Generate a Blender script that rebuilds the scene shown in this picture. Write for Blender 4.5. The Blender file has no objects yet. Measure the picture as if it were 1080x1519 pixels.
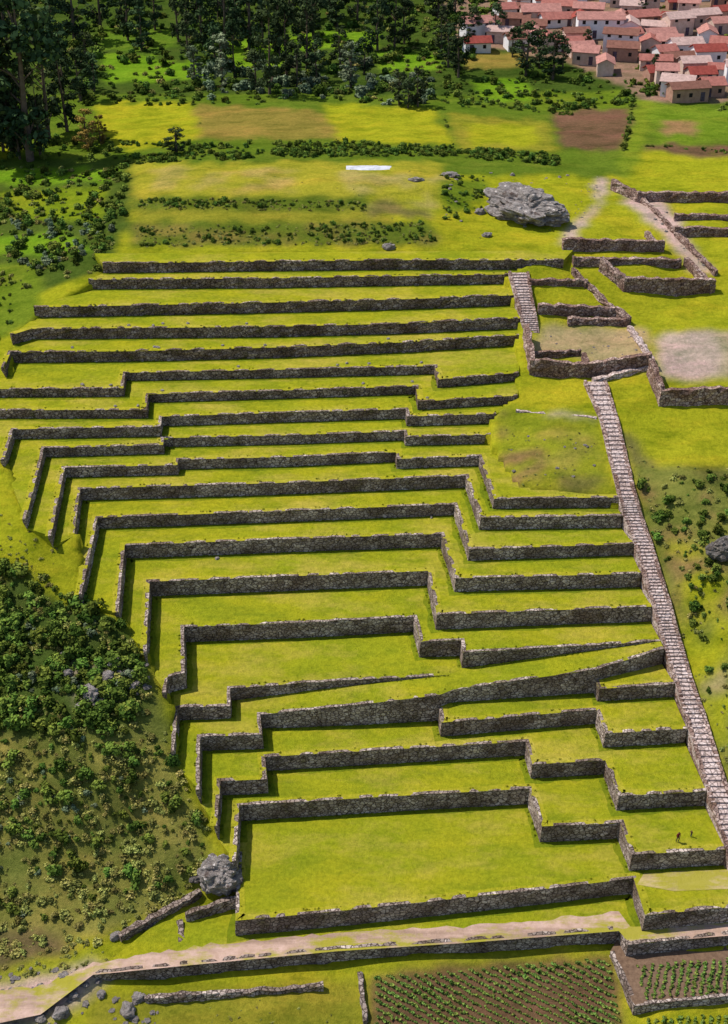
import bpy, math, random
import numpy as np
from mathutils import Vector, noise, Matrix
from mathutils.geometry import tessellate_polygon
random.seed(7); rng=np.random.default_rng(7)
scene=bpy.context.scene
# ---------------------------------------------------------------- camera model (survey)
F=2000.0; H=120.0; PITCH=math.radians(32); S=math.sin(PITCH); C=math.cos(PITCH)
def P(u,v,z):
    a=(u-540)/F; b=(759.5-v)/F
    dz=-S+b*C; dy=C+b*S
    t=(z-H)/dz
    return (a*t, dy*t)
def P3(u,v,z):
    x,y=P(u,v,z); return (x,y,z)
def ztop(u,vb,zl,vt):
    x,y=P(u,vb,zl); k=(759.5-vt)/F
    return H+y*(k*C-S)/(C+k*S)
def proj(x,y,z):
    fw=y*C-(z-H)*S; up=y*S+(z-H)*C
    fw=np.where(fw<5,5,fw)
    return 540+F*x/fw, 759.5-F*up/fw
# ---------------------------------------------------------------- levels
Z={0:0.0}
ref={1:(500,1186,1208),2:(500,1117,1137),3:(420,1056,1076),4:(360,1020,1038),5:(400,926,948),6:(400,857,878),
7:(400,801,820),8:(400,760,776),9:(400,717,734),10:(400,679,693),11:(400,647,660),12:(400,613,627),13:(400,580,592),
14:(400,549,561),15:(400,516,531),16:(400,485,500),17:(400,449,464),18:(400,413,427),19:(400,388,402)}
for k in range(1,20):
    u,vt,vb=ref[k]; Z[k]=ztop(u,vb,Z[k-1],vt)
Z[-1]=-2.4; Z[-2]=-4.7
z19=Z[19]
L={}
L[-1]=[(138,1444),(300,1428),(500,1408),(700,1395),(920,1378),(931,1402),(1080,1386),(1300,1362)]
L[0]=[(355,1250),(352,1300),(349,1366),(500,1352),(640,1337),(800,1320),(940,1303),(957,1358),(1100,1344),(1300,1325)]
L[1]=[(350,1278),(355,1195),(570,1182),(785,1170),(804,1226),(920,1221),(938,1268),(1076,1260)]
L[2]=[(322,1225),(327,1159),(396,1156),(393,1123),(580,1112),(780,1100),(790,1134),(898,1128),(918,1181),(1048,1174)]
L[4]=[(258,1115),(264,1050),(341,1047),(342,1021),(500,1010),(670,1001)]
L[5]=[(246,1027),(249,1004),(274,998),(273,930),(440,924),(614,915),(624,952),(684,950),(687,968),(830,960),(980,951)]
L[6]=[(217,968),(222,863),(430,855),(635,847),(648,912),(800,906),(967,900)]
L[7]=[(176,908),(185,809),(420,800),(655,792),(676,858),(951,851)]
L[8]=[(121,882),(145,768),(400,759),(674,748),(696,815),(940,807)]
L[9]=[(110,795),(119,725),(400,717),(691,706),(713,768),(923,765)]
L[10]=[(76,795),(96,694),(263,690),(265,682),(430,678),(587,671),(589,681),(711,677),(733,740),(917,738)]
L[11]=[(38,770),(66,665),(242,660),(243,650),(420,646),(600,640),(602,648),(729,645)]
L[12]=[(6,682),(20,637),(238,633),(240,618),(430,612),(602,607),(604,618),(736,614)]
L[13]=[(-120,609),(218,608),(220,585),(400,580),(617,573),(620,596),(768,587)]
L[14]=[(-120,578),(183,576),(186,553),(400,549),(645,543),(650,563),(770,553)]
L[15]=[(6,545),(16,523),(200,521),(400,516),(600,508),(773,497)]
L[16]=[(17,497),(46,488),(400,485),(600,480),(775,472)]
L[17]=[(50,456),(400,449),(600,444),(765,438)]
L[18]=[(131,415),(400,413),(755,407)]
L[19]=[(152,391),(400,388),(600,386),(836,386)]
def lvl(k): return [P3(u,v,Z[k]) for u,v in L[k]]
W={k:lvl(k) for k in L}
z2,z3,z4,z5=Z[2],Z[3],Z[4],Z[5]
L3s=[(296,1172,z3),(297,1093,z3),(389,1090,z3),(386,1060,z3),(520,1047,z3+(z4-z3)*.45),(652,1031,z4-.15),(672,1023,z4),(885,993,z4+(z5-z4)*.7),(985,962,z5)]
L3=[P3(*p) for p in L3s]
Rc=[(L3[5][0],L3[5][1]-.0,z3)]+[P3(u,v,z3) for u,v in [(655,1072),(885,1053),(898,1088),(1019,1081)]]
Rd=[(L3[7][0],L3[7][1],z4)]+[P3(u,v,z4) for u,v in [(889,1022),(1001,1015)]]
# ---------------------------------------------------------------- helpers
def setz(pts,z): return [(p[0],p[1],z) for p in pts]
def new_obj(name,verts,faces,mat=None,parent=None,smooth=False):
    me=bpy.data.meshes.new(name); me.from_pydata([tuple(v) for v in verts],[],[tuple(f) for f in faces]); me.update()
    if mat: me.materials.append(mat)
    if smooth: me.polygons.foreach_set('use_smooth',[True]*len(me.polygons))
    ob=bpy.data.objects.new(name,me); scene.collection.objects.link(ob)
    if parent: ob.parent=parent
    return ob
def empty(name,loc=(0,0,0)):
    e=bpy.data.objects.new(name,None); e.location=loc; scene.collection.objects.link(e); e.empty_display_size=.5; return e
# ---------------------------------------------------------------- materials
def nodes(name):
    m=bpy.data.materials.new(name); m.use_nodes=True; nt=m.node_tree
    b=nt.nodes['Principled BSDF']; out=nt.nodes['Material Output']; nt.nodes.remove(b); b=nt.nodes.new('ShaderNodeBsdfDiffuse'); nt.links.new(b.outputs[0],out.inputs[0])
    return m,nt,b
def BC(b): return b.inputs['Color']
def N(nt,t,**kw):
    n=nt.nodes.new(t)
    for k,v in kw.items():
        if k in n.inputs: n.inputs[k].default_value=v
        else: setattr(n,k,v)
    return n
def mixc(nt,fac,a,b,blend='MIX'):
    n=nt.nodes.new('ShaderNodeMix'); n.data_type='RGBA'; n.blend_type=blend
    for s,x in ((n.inputs[0],fac),(n.inputs[6],a),(n.inputs[7],b)):
        if hasattr(x,'node'): nt.links.new(x,s)
        elif isinstance(x,(int,float)): s.default_value=x
        else: s.default_value=(*x,1)
    return n.outputs[2]
def noisef(nt,vec,scale,lo=.4,hi=.6,detail=4,rough=.6,st=None):
    if st:
        mp=N(nt,'ShaderNodeMapping'); mp.inputs['Scale'].default_value=st; nt.links.new(vec,mp.inputs[0]); vec=mp.outputs[0]
    n=N(nt,'ShaderNodeTexNoise',Scale=scale,Detail=detail,Roughness=rough); nt.links.new(vec,n.inputs['Vector'])
    m=nt.nodes.new('ShaderNodeMapRange'); nt.links.new(n.outputs[0],m.inputs[0])
    m.inputs[1].default_value=lo; m.inputs[2].default_value=hi
    return m.outputs[0]
def mul(nt,s,k):
    g=N(nt,'ShaderNodeMath',operation='MULTIPLY'); nt.links.new(s,g.inputs[0]); g.inputs[1].default_value=k; return g.outputs[0]
def bump(nt,b,h,strength=.5,dist=.2):
    n=N(nt,'ShaderNodeBump',Strength=strength,Distance=dist); nt.links.new(h,n.inputs['Height']); nt.links.new(n.outputs[0],b.inputs['Normal'])
def grass_mat(name,attr=False,A=(.41,.375,.018),B=(.28,.315,.015),D=(.165,.215,.013),Y=(.52,.40,.075),gain=1):
    m,nt,b=nodes(name); tc=nt.nodes.new('ShaderNodeTexCoord').outputs['Object']
    f1=noisef(nt,tc,.08,.36,.64,3); f2=noisef(nt,tc,.33,.46,.68,7,.72,(.45,1,1)); f3=noisef(nt,tc,.16,.48,.68,6,.7,(.5,1,1)); f4=noisef(nt,tc,1.6,.28,.72,7,.85); f5=noisef(nt,tc,.25,.35,.65,5,.7,(.12,1.5,1))
    if attr:
        a=nt.nodes.new('ShaderNodeAttribute'); a.attribute_name='col'; base=a.outputs['Color']
        c=mixc(nt,f1,base,mixc(nt,1.0,base,(.84,.9,.82),'MULTIPLY'))
        c=mixc(nt,f2,c,mixc(nt,1.0,c,(.56,.65,.56),'MULTIPLY'))
        c=mixc(nt,f3,c,mixc(nt,1.0,c,(1.25,1.05,1.2),'MULTIPLY'))
    else:
        c=mixc(nt,f1,A,B); c=mixc(nt,mul(nt,f5,.55),c,B)
        c=mixc(nt,mul(nt,f2,.72),c,D); c=mixc(nt,mul(nt,f3,.62),c,Y)
    k=mixc(nt,f4,(.55*gain,.60*gain,.55*gain),(1.36*gain,1.3*gain,1.36*gain)); c=mixc(nt,1.0,c,k,'MULTIPLY')
    nt.links.new(c,BC(b)); bump(nt,b,f4,.8,.2); return m
M_grass=grass_mat('terrace_grass'); M_ground=grass_mat('ground_mix',True)
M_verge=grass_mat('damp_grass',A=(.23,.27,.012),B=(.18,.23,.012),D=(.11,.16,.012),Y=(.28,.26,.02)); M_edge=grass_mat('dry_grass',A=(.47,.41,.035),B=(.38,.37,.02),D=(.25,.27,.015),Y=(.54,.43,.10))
def stone_mat(name,c1,c2,c3,scale=2.2,mortar=(.05,.042,.036),moss=.5):
    m,nt,b=nodes(name); tc=nt.nodes.new('ShaderNodeTexCoord').outputs['Object']
    dn=N(nt,'ShaderNodeTexNoise',Scale=1.5); nt.links.new(tc,dn.inputs['Vector'])
    add=N(nt,'ShaderNodeVectorMath',operation='MULTIPLY_ADD'); nt.links.new(dn.outputs['Color'],add.inputs[0]); add.inputs[1].default_value=(.25,.25,.25); nt.links.new(tc,add.inputs[2])
    mp=N(nt,'ShaderNodeMapping'); nt.links.new(add.outputs[0],mp.inputs[0]); mp.inputs['Scale'].default_value=(1,1,1.35)
    v=N(nt,'ShaderNodeTexVoronoi',Scale=scale); nt.links.new(mp.outputs[0],v.inputs['Vector'])
    e=N(nt,'ShaderNodeTexVoronoi',feature='DISTANCE_TO_EDGE',Scale=scale); nt.links.new(mp.outputs[0],e.inputs['Vector'])
    sx=nt.nodes.new('ShaderNodeSeparateColor'); nt.links.new(v.outputs['Color'],sx.inputs[0])
    c=mixc(nt,sx.outputs[0],c1,c2); f=noisef(nt,tc,.25,.40,.62,5); c=mixc(nt,f,c,mixc(nt,sx.outputs[1],c3,c1))
    g=noisef(nt,tc,.5,.56,.70,6,.7); c=mixc(nt,mul(nt,g,moss),c,(.13,.13,.03))
    er=nt.nodes.new('ShaderNodeMapRange'); nt.links.new(e.outputs[0],er.inputs[0]); er.inputs[1].default_value=.01; er.inputs[2].default_value=.11
    c=mixc(nt,er.outputs[0],mortar,c); f5=noisef(nt,tc,5,.3,.7,5,.7); c=mixc(nt,1.0,c,mixc(nt,f5,(.6,.6,.6),(1.35,1.35,1.35)),'MULTIPLY')
    nt.links.new(c,BC(b)); bump(nt,b,er.outputs[0],.7,.1); return m
M_stone=stone_mat('fieldstone',(.215,.165,.14),(.60,.50,.44),(.13,.09,.07),1.9,(.055,.038,.03))
M_stone_dark=stone_mat('mossy_fieldstone',(.17,.12,.10),(.46,.37,.32),(.10,.07,.055),1.9,(.04,.028,.022),.65)
M_stone_brown=stone_mat('fieldstone_brown',(.25,.155,.125),(.58,.44,.38),(.16,.09,.07),1.9,(.06,.035,.03),.2)
M_step=stone_mat('stair_stone',(.52,.40,.37),(.68,.57,.54),(.40,.30,.27),1.6,(.2,.15,.13),.1)
def plain(name,c,c2=None,sc=1.0):
    m,nt,b=nodes(name); tc=nt.nodes.new('ShaderNodeTexCoord').outputs['Object']
    if c2 is None: c2=tuple(x*.7 for x in c)
    f=noisef(nt,tc,sc,.35,.65,6,.7); nt.links.new(mixc(nt,f,c,c2),BC(b)); bump(nt,b,f,.3,.05); return m
def dirt_mat(name,c1,c2,green=.5,lo=.5):
    m,nt,b=nodes(name); tc=nt.nodes.new('ShaderNodeTexCoord').outputs['Object']
    f=noisef(nt,tc,.6,.35,.65,6,.75); c=mixc(nt,f,c1,c2); f2=noisef(nt,tc,.3,.45,.6,6,.7,(.2,1.2,1)); c=mixc(nt,mul(nt,f2,.7),c,tuple(q*.6 for q in c2)); g=noisef(nt,tc,.22,lo,lo+.1,7,.7,(.4,1,1))
    c=mixc(nt,mul(nt,g,green),c,(.30,.28,.02)); nt.links.new(c,BC(b)); bump(nt,b,f,.5,.12); return m
M_dirt=dirt_mat('dirt_road',(.55,.385,.32),(.40,.27,.20),.9,.48)
M_path=dirt_mat('dirt_path',(.50,.38,.22),(.42,.33,.14),.8,.45)
M_soil=plain('tilled_soil',(.20,.13,.085),(.12,.075,.05),2)
def leaf_mat(name,dark,light,rnd=.35):
    m,nt,b=nodes(name); a=nt.nodes.new('ShaderNodeAttribute'); a.attribute_name='v'
    c=mixc(nt,a.outputs['Fac'],dark,light); oi=nt.nodes.new('ShaderNodeObjectInfo')
    mr=nt.nodes.new('ShaderNodeMapRange'); nt.links.new(oi.outputs['Random'],mr.inputs[0]); mr.inputs[3].default_value=1-rnd; mr.inputs[4].default_value=1+rnd
    hs=nt.nodes.new('ShaderNodeHueSaturation'); nt.links.new(mr.outputs[0],hs.inputs['Value']); nt.links.new(c,hs.inputs['Color'])
    mr2=nt.nodes.new('ShaderNodeMapRange')
    fr=N(nt,'ShaderNodeMath',operation='FRACT'); nt.links.new(mul(nt,oi.outputs['Random'],17.3),fr.inputs[0]); nt.links.new(fr.outputs[0],mr2.inputs[0]); mr2.inputs[3].default_value=.465; mr2.inputs[4].default_value=.525
    nt.links.new(mr2.outputs[0],hs.inputs['Hue']); nt.links.new(hs.outputs[0],BC(b)); return m
M_bush=leaf_mat('bush_leaves',(.030,.060,.012),(.15,.22,.035),.5)
M_scrub=leaf_mat('scrub_leaves',(.09,.105,.025),(.35,.34,.09),.45)
M_euc=leaf_mat('eucalyptus_leaves',(.018,.032,.016),(.075,.11,.042),.35)
M_grey=leaf_mat('grey_shrub_leaves',(.07,.10,.055),(.22,.28,.16))
M_orange=leaf_mat('autumn_leaves',(.14,.10,.02),(.34,.25,.06))
M_tuft=leaf_mat('tuft_blades',(.10,.14,.012),(.27,.30,.02),.25)
M_crop=leaf_mat('crop_leaves',(.06,.12,.02),(.20,.29,.06))
M_bark=plain('bark',(.16,.12,.09),(.08,.06,.045),3)
# ---------------------------------------------------------------- treads
def tread(name,poly,mat=M_grass,nf=None,skirt=3.0):
    tris=tessellate_polygon([[Vector((p[0],p[1],0)) for p in poly]]); fs=[]
    for t in tris:
        a,b,c=[Vector(poly[i]) for i in t]
        n=(b-a).cross(c-a)
        fs.append(t if n.z>0 else (t[0],t[2],t[1]))
    v=[tuple(p) for p in poly]
    if nf:
        for i,j in ((0,len(poly)-1),(nf-1,nf)):
            a,b=poly[i],poly[j]; o=len(v); v+=[a,b,(b[0],b[1],b[2]-skirt),(a[0],a[1],a[2]-skirt)]; fs.append((o,o+1,o+2,o+3))
    return new_obj(name,v,fs,mat)
terr=empty('agricultural_terraces')
def T(name,front,back,mat=M_grass):
    o=tread(name,front+back[::-1],mat,len(front)); o.parent=terr; return o
T('grass_bank',W[-1],setz(W[0],Z[-1]))
T('grass_terrace_a',W[0],setz(W[1],0))
T('grass_terrace_b',W[1],setz(W[2],Z[1]))
T('grass_terrace_c',W[2],setz(L3[:6],z2)+setz(Rc[1:],z2))
T('grass_terrace_d',Rc,setz(L3[5:8],z3)+setz(Rd[1:],z3))
T('grass_terrace_e',Rd,setz(L3[7:],z4))
b4=W[4]; zz=[z3,z3,z3,z3,z3+(z4-z3)*.5,z4]
back3=[(p[0],p[1],z) for p,z in zip(b4,zz)]+[(W[5][8][0],W[5][8][1],z4),(W[5][9][0],W[5][9][1],z4+(z5-z4)*.5),(W[5][10][0],W[5][10][1],z5-.02)]
T('grass_ramp',L3,back3)
T('grass_terrace_f',W[4],setz(W[5][:9],z4))
for k in range(5,10): T('grass_terrace_g',W[k],setz(W[k+1],Z[k]))
T('grass_terrace_h',W[10]+[P3(775,722,Z[10])],setz(W[11],Z[10]))
for k in range(11,19): T('grass_terrace_k',W[k],setz(W[k+1],Z[k]))
L20=[P3(140,376,z19),P3(850,371,z19)]
T('grass_terrace_top',W[19],L20)
# ---------------------------------------------------------------- stone walls
def resample(pts,step):
    q=[]
    for i in range(len(pts)-1):
        a=np.array(pts[i]); b=np.array(pts[i+1]); d=np.hypot(*(b-a)[:2]); n=max(1,int(d/step))
        for j in range(n): q.append(a+(b-a)*j/n)
    q.append(np.array(pts[-1])); q=np.array(q); n=len(q)
    seg=np.diff(q[:,:2],axis=0); seg/=np.maximum(np.hypot(seg[:,0],seg[:,1])[:,None],1e-6)
    nr=np.stack([-seg[:,1],seg[:,0]],1)
    vn=np.zeros((n,2)); vn[0]=nr[0]; vn[-1]=nr[-1]
    for i in range(1,n-1):
        m=nr[i-1]+nr[i]; l=np.hypot(*m); m=m/max(l,.3); vn[i]=m/max(.5,np.dot(m,nr[i]))
    return q,vn
def wall_mesh(pts,thick=.45,batter=.05,jit=.06,step=1.0,rows=5,below=.5,cap=.05):
    """pts: (x,y,ztop,zbase), front face on the polyline, body to the left of travel"""
    q,vn=resample(pts,step); n=len(q)
    verts=[];faces=[]
    R=rows+1+2
    for i in range(n):
        x,y,zt,zb=q[i]; zt2=zt+cap+random.uniform(-jit,jit)*1.2
        for r in range(rows+1):
            f=r/rows; z=(zb-below)*(1-f)+zt2*f
            off=-batter*max(0,(zt-z))+random.uniform(-jit,jit)
            verts.append((x+vn[i][0]*off,y+vn[i][1]*off,z))
        th=thick*random.uniform(.75,1.2)
        verts.append((x+vn[i][0]*th,y+vn[i][1]*th,zt2-.02+random.uniform(-jit,jit)*.5))
        verts.append((x+vn[i][0]*th,y+vn[i][1]*th,zt-max(.35,below)if thick<.5 else zb-below))
    for i in range(n-1):
        for r in range(R-1):
            a=i*R+r; faces.append((a,a+R,a+R+1,a+1))
    for i in (0,n-1):
        o=i*R; faces.append(tuple(range(o,o+R)) if i==0 else tuple(range(o+R-1,o-1,-1)))
    return verts,faces
allwalls=[]
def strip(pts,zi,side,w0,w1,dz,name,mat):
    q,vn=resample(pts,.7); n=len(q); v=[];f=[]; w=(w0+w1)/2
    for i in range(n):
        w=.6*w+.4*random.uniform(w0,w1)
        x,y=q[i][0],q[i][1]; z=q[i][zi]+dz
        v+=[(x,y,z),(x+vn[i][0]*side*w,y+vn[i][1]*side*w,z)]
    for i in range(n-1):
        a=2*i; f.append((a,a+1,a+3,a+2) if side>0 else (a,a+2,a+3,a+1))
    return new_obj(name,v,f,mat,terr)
nst=[0]
def rwall(pts,mat=M_stone,verge=True,**k):
    v,f=wall_mesh(pts,**k); o=new_obj('stone_retaining_wall',v,f,mat); allwalls.append(pts)
    nst[0]+=1; e=.0012*(nst[0]%3)
    if verge:
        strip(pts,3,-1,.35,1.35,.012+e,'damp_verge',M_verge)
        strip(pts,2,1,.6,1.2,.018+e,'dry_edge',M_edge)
    return o
def wz(pts,zb): return [(p[0],p[1],p[2],zb) for p in pts]
rwall(wz(W[-1],Z[-2]),verge=False)
rwall(wz(W[0],Z[-1]))
rwall(wz(W[1],0)); rwall(wz(W[2],Z[1]))
rwall([(p[0],p[1],p[2],zb) for p,zb in zip(L3,[z2]*6+[z3,z3,z4])],verge=False)
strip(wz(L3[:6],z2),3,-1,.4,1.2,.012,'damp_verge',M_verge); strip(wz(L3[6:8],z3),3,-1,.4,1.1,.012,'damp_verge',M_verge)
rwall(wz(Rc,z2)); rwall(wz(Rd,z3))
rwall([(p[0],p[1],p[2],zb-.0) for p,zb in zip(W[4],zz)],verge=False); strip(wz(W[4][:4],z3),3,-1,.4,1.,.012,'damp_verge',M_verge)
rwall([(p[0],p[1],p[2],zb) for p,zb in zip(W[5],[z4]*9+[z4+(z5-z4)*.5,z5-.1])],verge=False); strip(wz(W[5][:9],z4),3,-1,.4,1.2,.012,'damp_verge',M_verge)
for k in range(6,20): rwall(wz(W[k],Z[k-1]), jit=.06 if k<15 else .14, mat=M_stone if k<13 else M_stone_dark)
# ---------------------------------------------------------------- ground control + RBF
ctl=[]
def cp(*a):
    for u,v,z in a: x,y=P(u,v,z); ctl.append((x,y,z))
for k in range(1,19):
    if k in W and k+1 in W and k not in(13,14,3):
        a=W[k][0]; b=W[k+1][0]; ctl.append(((a[0]+b[0])/2-.6,(a[1]+b[1])/2-.3,Z[k]-.3))
cp((280,1150,z3-.3),(240,1110,z4-.4),(200,1010,Z[6]-1),(150,930,Z[7]-.8),(90,860,Z[8]-.7),
 (0,590,Z[13]-.1),(-120,590,Z[13]-.1),(0,650,Z[12]-.2),(-120,640,Z[12]-.2),(0,740,Z[11]-.6),(0,820,Z[9]-.5),(-120,740,Z[10]),(-120,820,Z[9]-1.5),
 (0,900,Z[7]-1),(60,950,Z[6]),(-120,950,Z[6]-2),(0,1050,Z[5]-1.5),(120,1050,Z[5]-.2),(0,1150,z3-1),(150,1150,z3),(-120,1150,z3-2),(200,1220,Z[1]),(270,1250,Z[1]-.6),
 (100,1280,Z[0]),(0,1300,-1),(-120,1300,-2),(200,1330,-1.6),(290,1320,-1.9),(335,1330,-2.5),(300,1385,-2.6),(100,1400,-3.2),(0,1450,-4.3),(70,1480,-4.2),(-120,1490,-5),(130,1450,-2.7),
 (135,1480,-4.4),(250,1470,Z[-2]),(500,1440,Z[-2]),(750,1420,Z[-2]),(920,1405,Z[-2]),(1100,1420,Z[-2]),(1300,1400,Z[-2]),(200,1560,-5.5),(600,1530,-5.2),(1000,1530,-5.4),(1300,1530,-6),(-150,1600,-6.5),(500,1750,-7),(1200,1750,-8),(0,1750,-8),
 (0,545,Z[14]-.2),(-120,545,Z[14]),(0,512,Z[15]-.3),(-120,480,Z[15]-.5),(0,440,Z[16]),(30,478,Z[16]-.2),(60,440,Z[17]-.3),(-120,420,Z[16]),(100,398,Z[18]-.3),(0,380,Z[17]),
 (135,372,z19-.3),(0,320,Z[18]),(100,300,z19-.3),(-150,300,Z[18]),(0,230,z19-.3),(-200,200,z19-1),
 (300,372,z19),(500,372,z19),(700,372,z19),(840,365,z19),(300,362,z19+.2),(500,362,z19+.2),(640,350,z19+1),(300,335,z19+2.2),(500,335,z19+2.2),(300,313,z19+2.5),(500,313,z19+2.5),
 (300,296,z19+3.8),(500,296,z19+3.8),(600,310,z19+2.8),(300,250,z19+4),(500,250,z19+4),(640,270,z19+3.8),(750,340,z19+.3),(780,280,z19+1.8),(850,260,z19+2),(700,240,z19+2.8),
 (400,215,z19+3),(200,215,z19+2),(800,220,z19+2),(200,100,z19+1),(500,100,z19+2),(800,120,z19+2),(1000,180,z19+2),(1000,100,z19+3),(1200,100,z19+3.5),(900,40,z19+5),(600,10,z19+3),(200,10,z19+1.5),(1200,200,z19+2),(-200,60,z19),
 (800,385,z19-.3),(850,400,Z[18]),(850,430,Z[17]),(850,460,Z[16]),(800,500,Z[15]),(880,500,Z[15]),(860,565,Z[13]+.6),(790,575,Z[13]+.3),(780,615,Z[12]+.2),(750,650,Z[11]),(830,620,Z[12]+.8),(840,670,Z[11]+.6),(760,690,Z[10]+.8),
 (870,700,Z[11]-.4),(900,733,Z[10]),(820,733,Z[10]),(770,733,Z[10]),
 (960,345,z19-.2),(920,290,z19+1),(1050,300,z19+1),(1080,350,z19-.5),(960,400,Z[18]-.5),(1000,440,Z[16]+.4),(1080,440,Z[16]+.6),(1000,500,Z[15]+.2),(1200,450,Z[16]+1),(1200,540,Z[15]),(950,535,Z[15]-.3),
 (975,602,Z[13]-.2),(1080,604,Z[13]-.2),(1300,600,Z[13]),(930,580,Z[13]+.2),(1000,660,Z[12]-.8),(1080,680,Z[11]+.3),(1200,700,Z[11]),(1000,740,Z[10]+.3),(1080,780,Z[9]+.8),(1040,850,Z[8]),(1200,850,Z[8]+.5),(1080,930,Z[6]+.5),(1100,1050,z4+.2),(1250,1000,Z[6]),(1150,1160,z2+.3),(1250,1160,z3),(1200,1270,Z[0]+.3))
ST=[(566,866,900,Z[14]-.3),(620,889,917,Z[12]+.9),(675,902,930,Z[11]+.7),(738,918,945,Z[10]),(765,925,953,Z[9]),(807,941,968,Z[8]),(851,953,981,Z[7]),(900,968,997,Z[6]),
 (951,982,1011,Z[5]),(1015,1002,1030,z4),(1080,1021,1053,z3),(1174,1049,1082,z2),(1260,1077,1112,Z[1]),(1310,1094,1130,.05)]
for v,l,r,z in ST[:-1]:
    cp((r+12,v,z-.25))
for x,y,z in [(-900,300,30),(900,300,38),(0,1500,60),(-900,1500,50),(900,1500,60),(-900,-300,-20),(900,-300,-20),(0,-300,-15)]: ctl.append((x,y,z))
ctl=np.array(ctl)
keep=[]
for i,p in enumerate(ctl):
    if all(np.hypot(*(p-ctl[j])[:2])>1.0 for j in keep): keep.append(i)
ctl=ctl[keep]; n=len(ctl)
D=np.hypot(ctl[:,None,0]-ctl[None,:,0],ctl[:,None,1]-ctl[None,:,1])
A=np.zeros((n+3,n+3)); A[:n,:n]=D-np.eye(n)*.3; A[:n,n]=1; A[:n,n+1]=ctl[:,0]; A[:n,n+2]=ctl[:,1]; A[n:,:n]=A[:n,n:].T
Wt=np.linalg.solve(A,np.concatenate([ctl[:,2],[0,0,0]]))
def hsh(ix,iy,s):
    h=np.sin(ix*127.1+iy*311.7+s*74.7)*43758.5453; return h-np.floor(h)
def vnoise(x,y,s=0):
    ix=np.floor(x);iy=np.floor(y);fx=x-ix;fy=y-iy;fx=fx*fx*(3-2*fx);fy=fy*fy*(3-2*fy)
    return (hsh(ix,iy,s)*(1-fx)+hsh(ix+1,iy,s)*fx)*(1-fy)+(hsh(ix,iy+1,s)*(1-fx)+hsh(ix+1,iy+1,s)*fx)*fy
def inpoly(x,y,poly):
    ins=np.zeros(x.shape,bool); m=len(poly)
    for i in range(m):
        x1,y1=poly[i][:2];x2,y2=poly[(i+1)%m][:2]
        c=((y1>y)!=(y2>y))
        if y1!=y2: ins^= c & (x<(x2-x1)*(y-y1)/(y2-y1)+x1)
    return ins
def dpoly(x,y,poly):
    d=np.full(x.shape,1e9); m=len(poly)
    for i in range(m):
        x1,y1=poly[i][:2];x2,y2=poly[(i+1)%m][:2]; dx,dy=x2-x1,y2-y1; l=dx*dx+dy*dy+1e-9
        t=np.clip(((x-x1)*dx+(y-y1)*dy)/l,0,1); d=np.minimum(d,np.hypot(x-x1-t*dx,y-y1-t*dy))
    return d
mask=[p for p in W[-1]]+[W[0][-1]]+[P3((l+r)/2,v,z) for v,l,r,z in ST[::-1] if v>=738]
mask+=[P3(775,722,Z[10]),W[11][-1],W[12][-1],W[13][-1],W[14][-1],W[15][-1],W[16][-1],W[17][-1],W[18][-1],L20[1],L20[0]]
for k in range(19,0,-1): mask.append((L3 if k==3 else W[k])[0])
def gz(x,y):
    x=np.atleast_1d(np.asarray(x,float)).ravel();y=np.atleast_1d(np.asarray(y,float)).ravel(); out=np.empty(len(x))
    for s in range(0,len(x),20000):
        xs=x[s:s+20000];ys=y[s:s+20000]
        d=np.hypot(xs[:,None]-ctl[None,:,0],ys[:,None]-ctl[None,:,1])
        out[s:s+20000]=d@Wt[:n]+Wt[n]+Wt[n+1]*xs+Wt[n+2]*ys
    dm=np.clip(dpoly(x,y,mask)/6,0,1)
    out+= ((vnoise(x/9,y/9,1)-.5)*.7+(vnoise(x/3,y/3,2)-.5)*.4)*dm
    return out
def G(u,v,z0=20):
    g=Gv([u],[v])[0]; return (float(g[0]),float(g[1]),float(g[2]))
def Gv(us,vs):
    us=np.asarray(us,float);vs=np.asarray(vs,float);z=np.full(len(us),20.)
    a=(us-540)/F;b=(759.5-vs)/F;dz=-S+b*C;dy=C+b*S
    for _ in range(14):
        t=(z-H)/dz; zn=gz(a*t,dy*t); z=z*.4+zn*.6
    t=(z-H)/dz; return np.stack([a*t,dy*t,gz(a*t,dy*t)],1)
# ---------------------------------------------------------------- ground mesh
xs=np.concatenate([-150-np.geomspace(8,2500,22)[::-1],np.arange(-150,-80,1.5),np.arange(-80,100,.75),np.arange(100,190,1.5),190+np.geomspace(8,2500,22)])
ys=np.concatenate([60-np.geomspace(8,600,12)[::-1],np.arange(60,230,.75),np.arange(230,470,1.0),470+np.geomspace(8,3500,24)])
X,Y=np.meshgrid(xs,ys); shp=X.shape; x=X.ravel();y=Y.ravel(); z=gz(x,y)
z=np.clip(z,-25,90)
ins=inpoly(x,y,mask); dd=dpoly(x,y,mask); zlow=ins&(dd>.9)
pu,pv=proj(x,y,z)
zz_=np.where(zlow,z-7,z); zz_=np.where(ins&~zlow,zz_-.3,zz_)
nx,ny=shp[1],shp[0]
idx=np.arange(nx*ny).reshape(ny,nx)
fc=np.stack([idx[:-1,:-1],idx[:-1,1:],idx[1:,1:],idx[1:,:-1]],-1).reshape(-1,4)
me=bpy.data.meshes.new('ground'); me.vertices.add(nx*ny); me.vertices.foreach_set('co',np.stack([x,y,zz_],1).ravel())
me.loops.add(fc.size); me.loops.foreach_set('vertex_index',fc.ravel().astype(np.int32)); me.polygons.add(len(fc))
me.polygons.foreach_set('loop_start',np.arange(0,fc.size,4,dtype=np.int32)); me.update(calc_edges=True); me.validate()
me.polygons.foreach_set('use_smooth',[True]*len(me.polygons))
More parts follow.
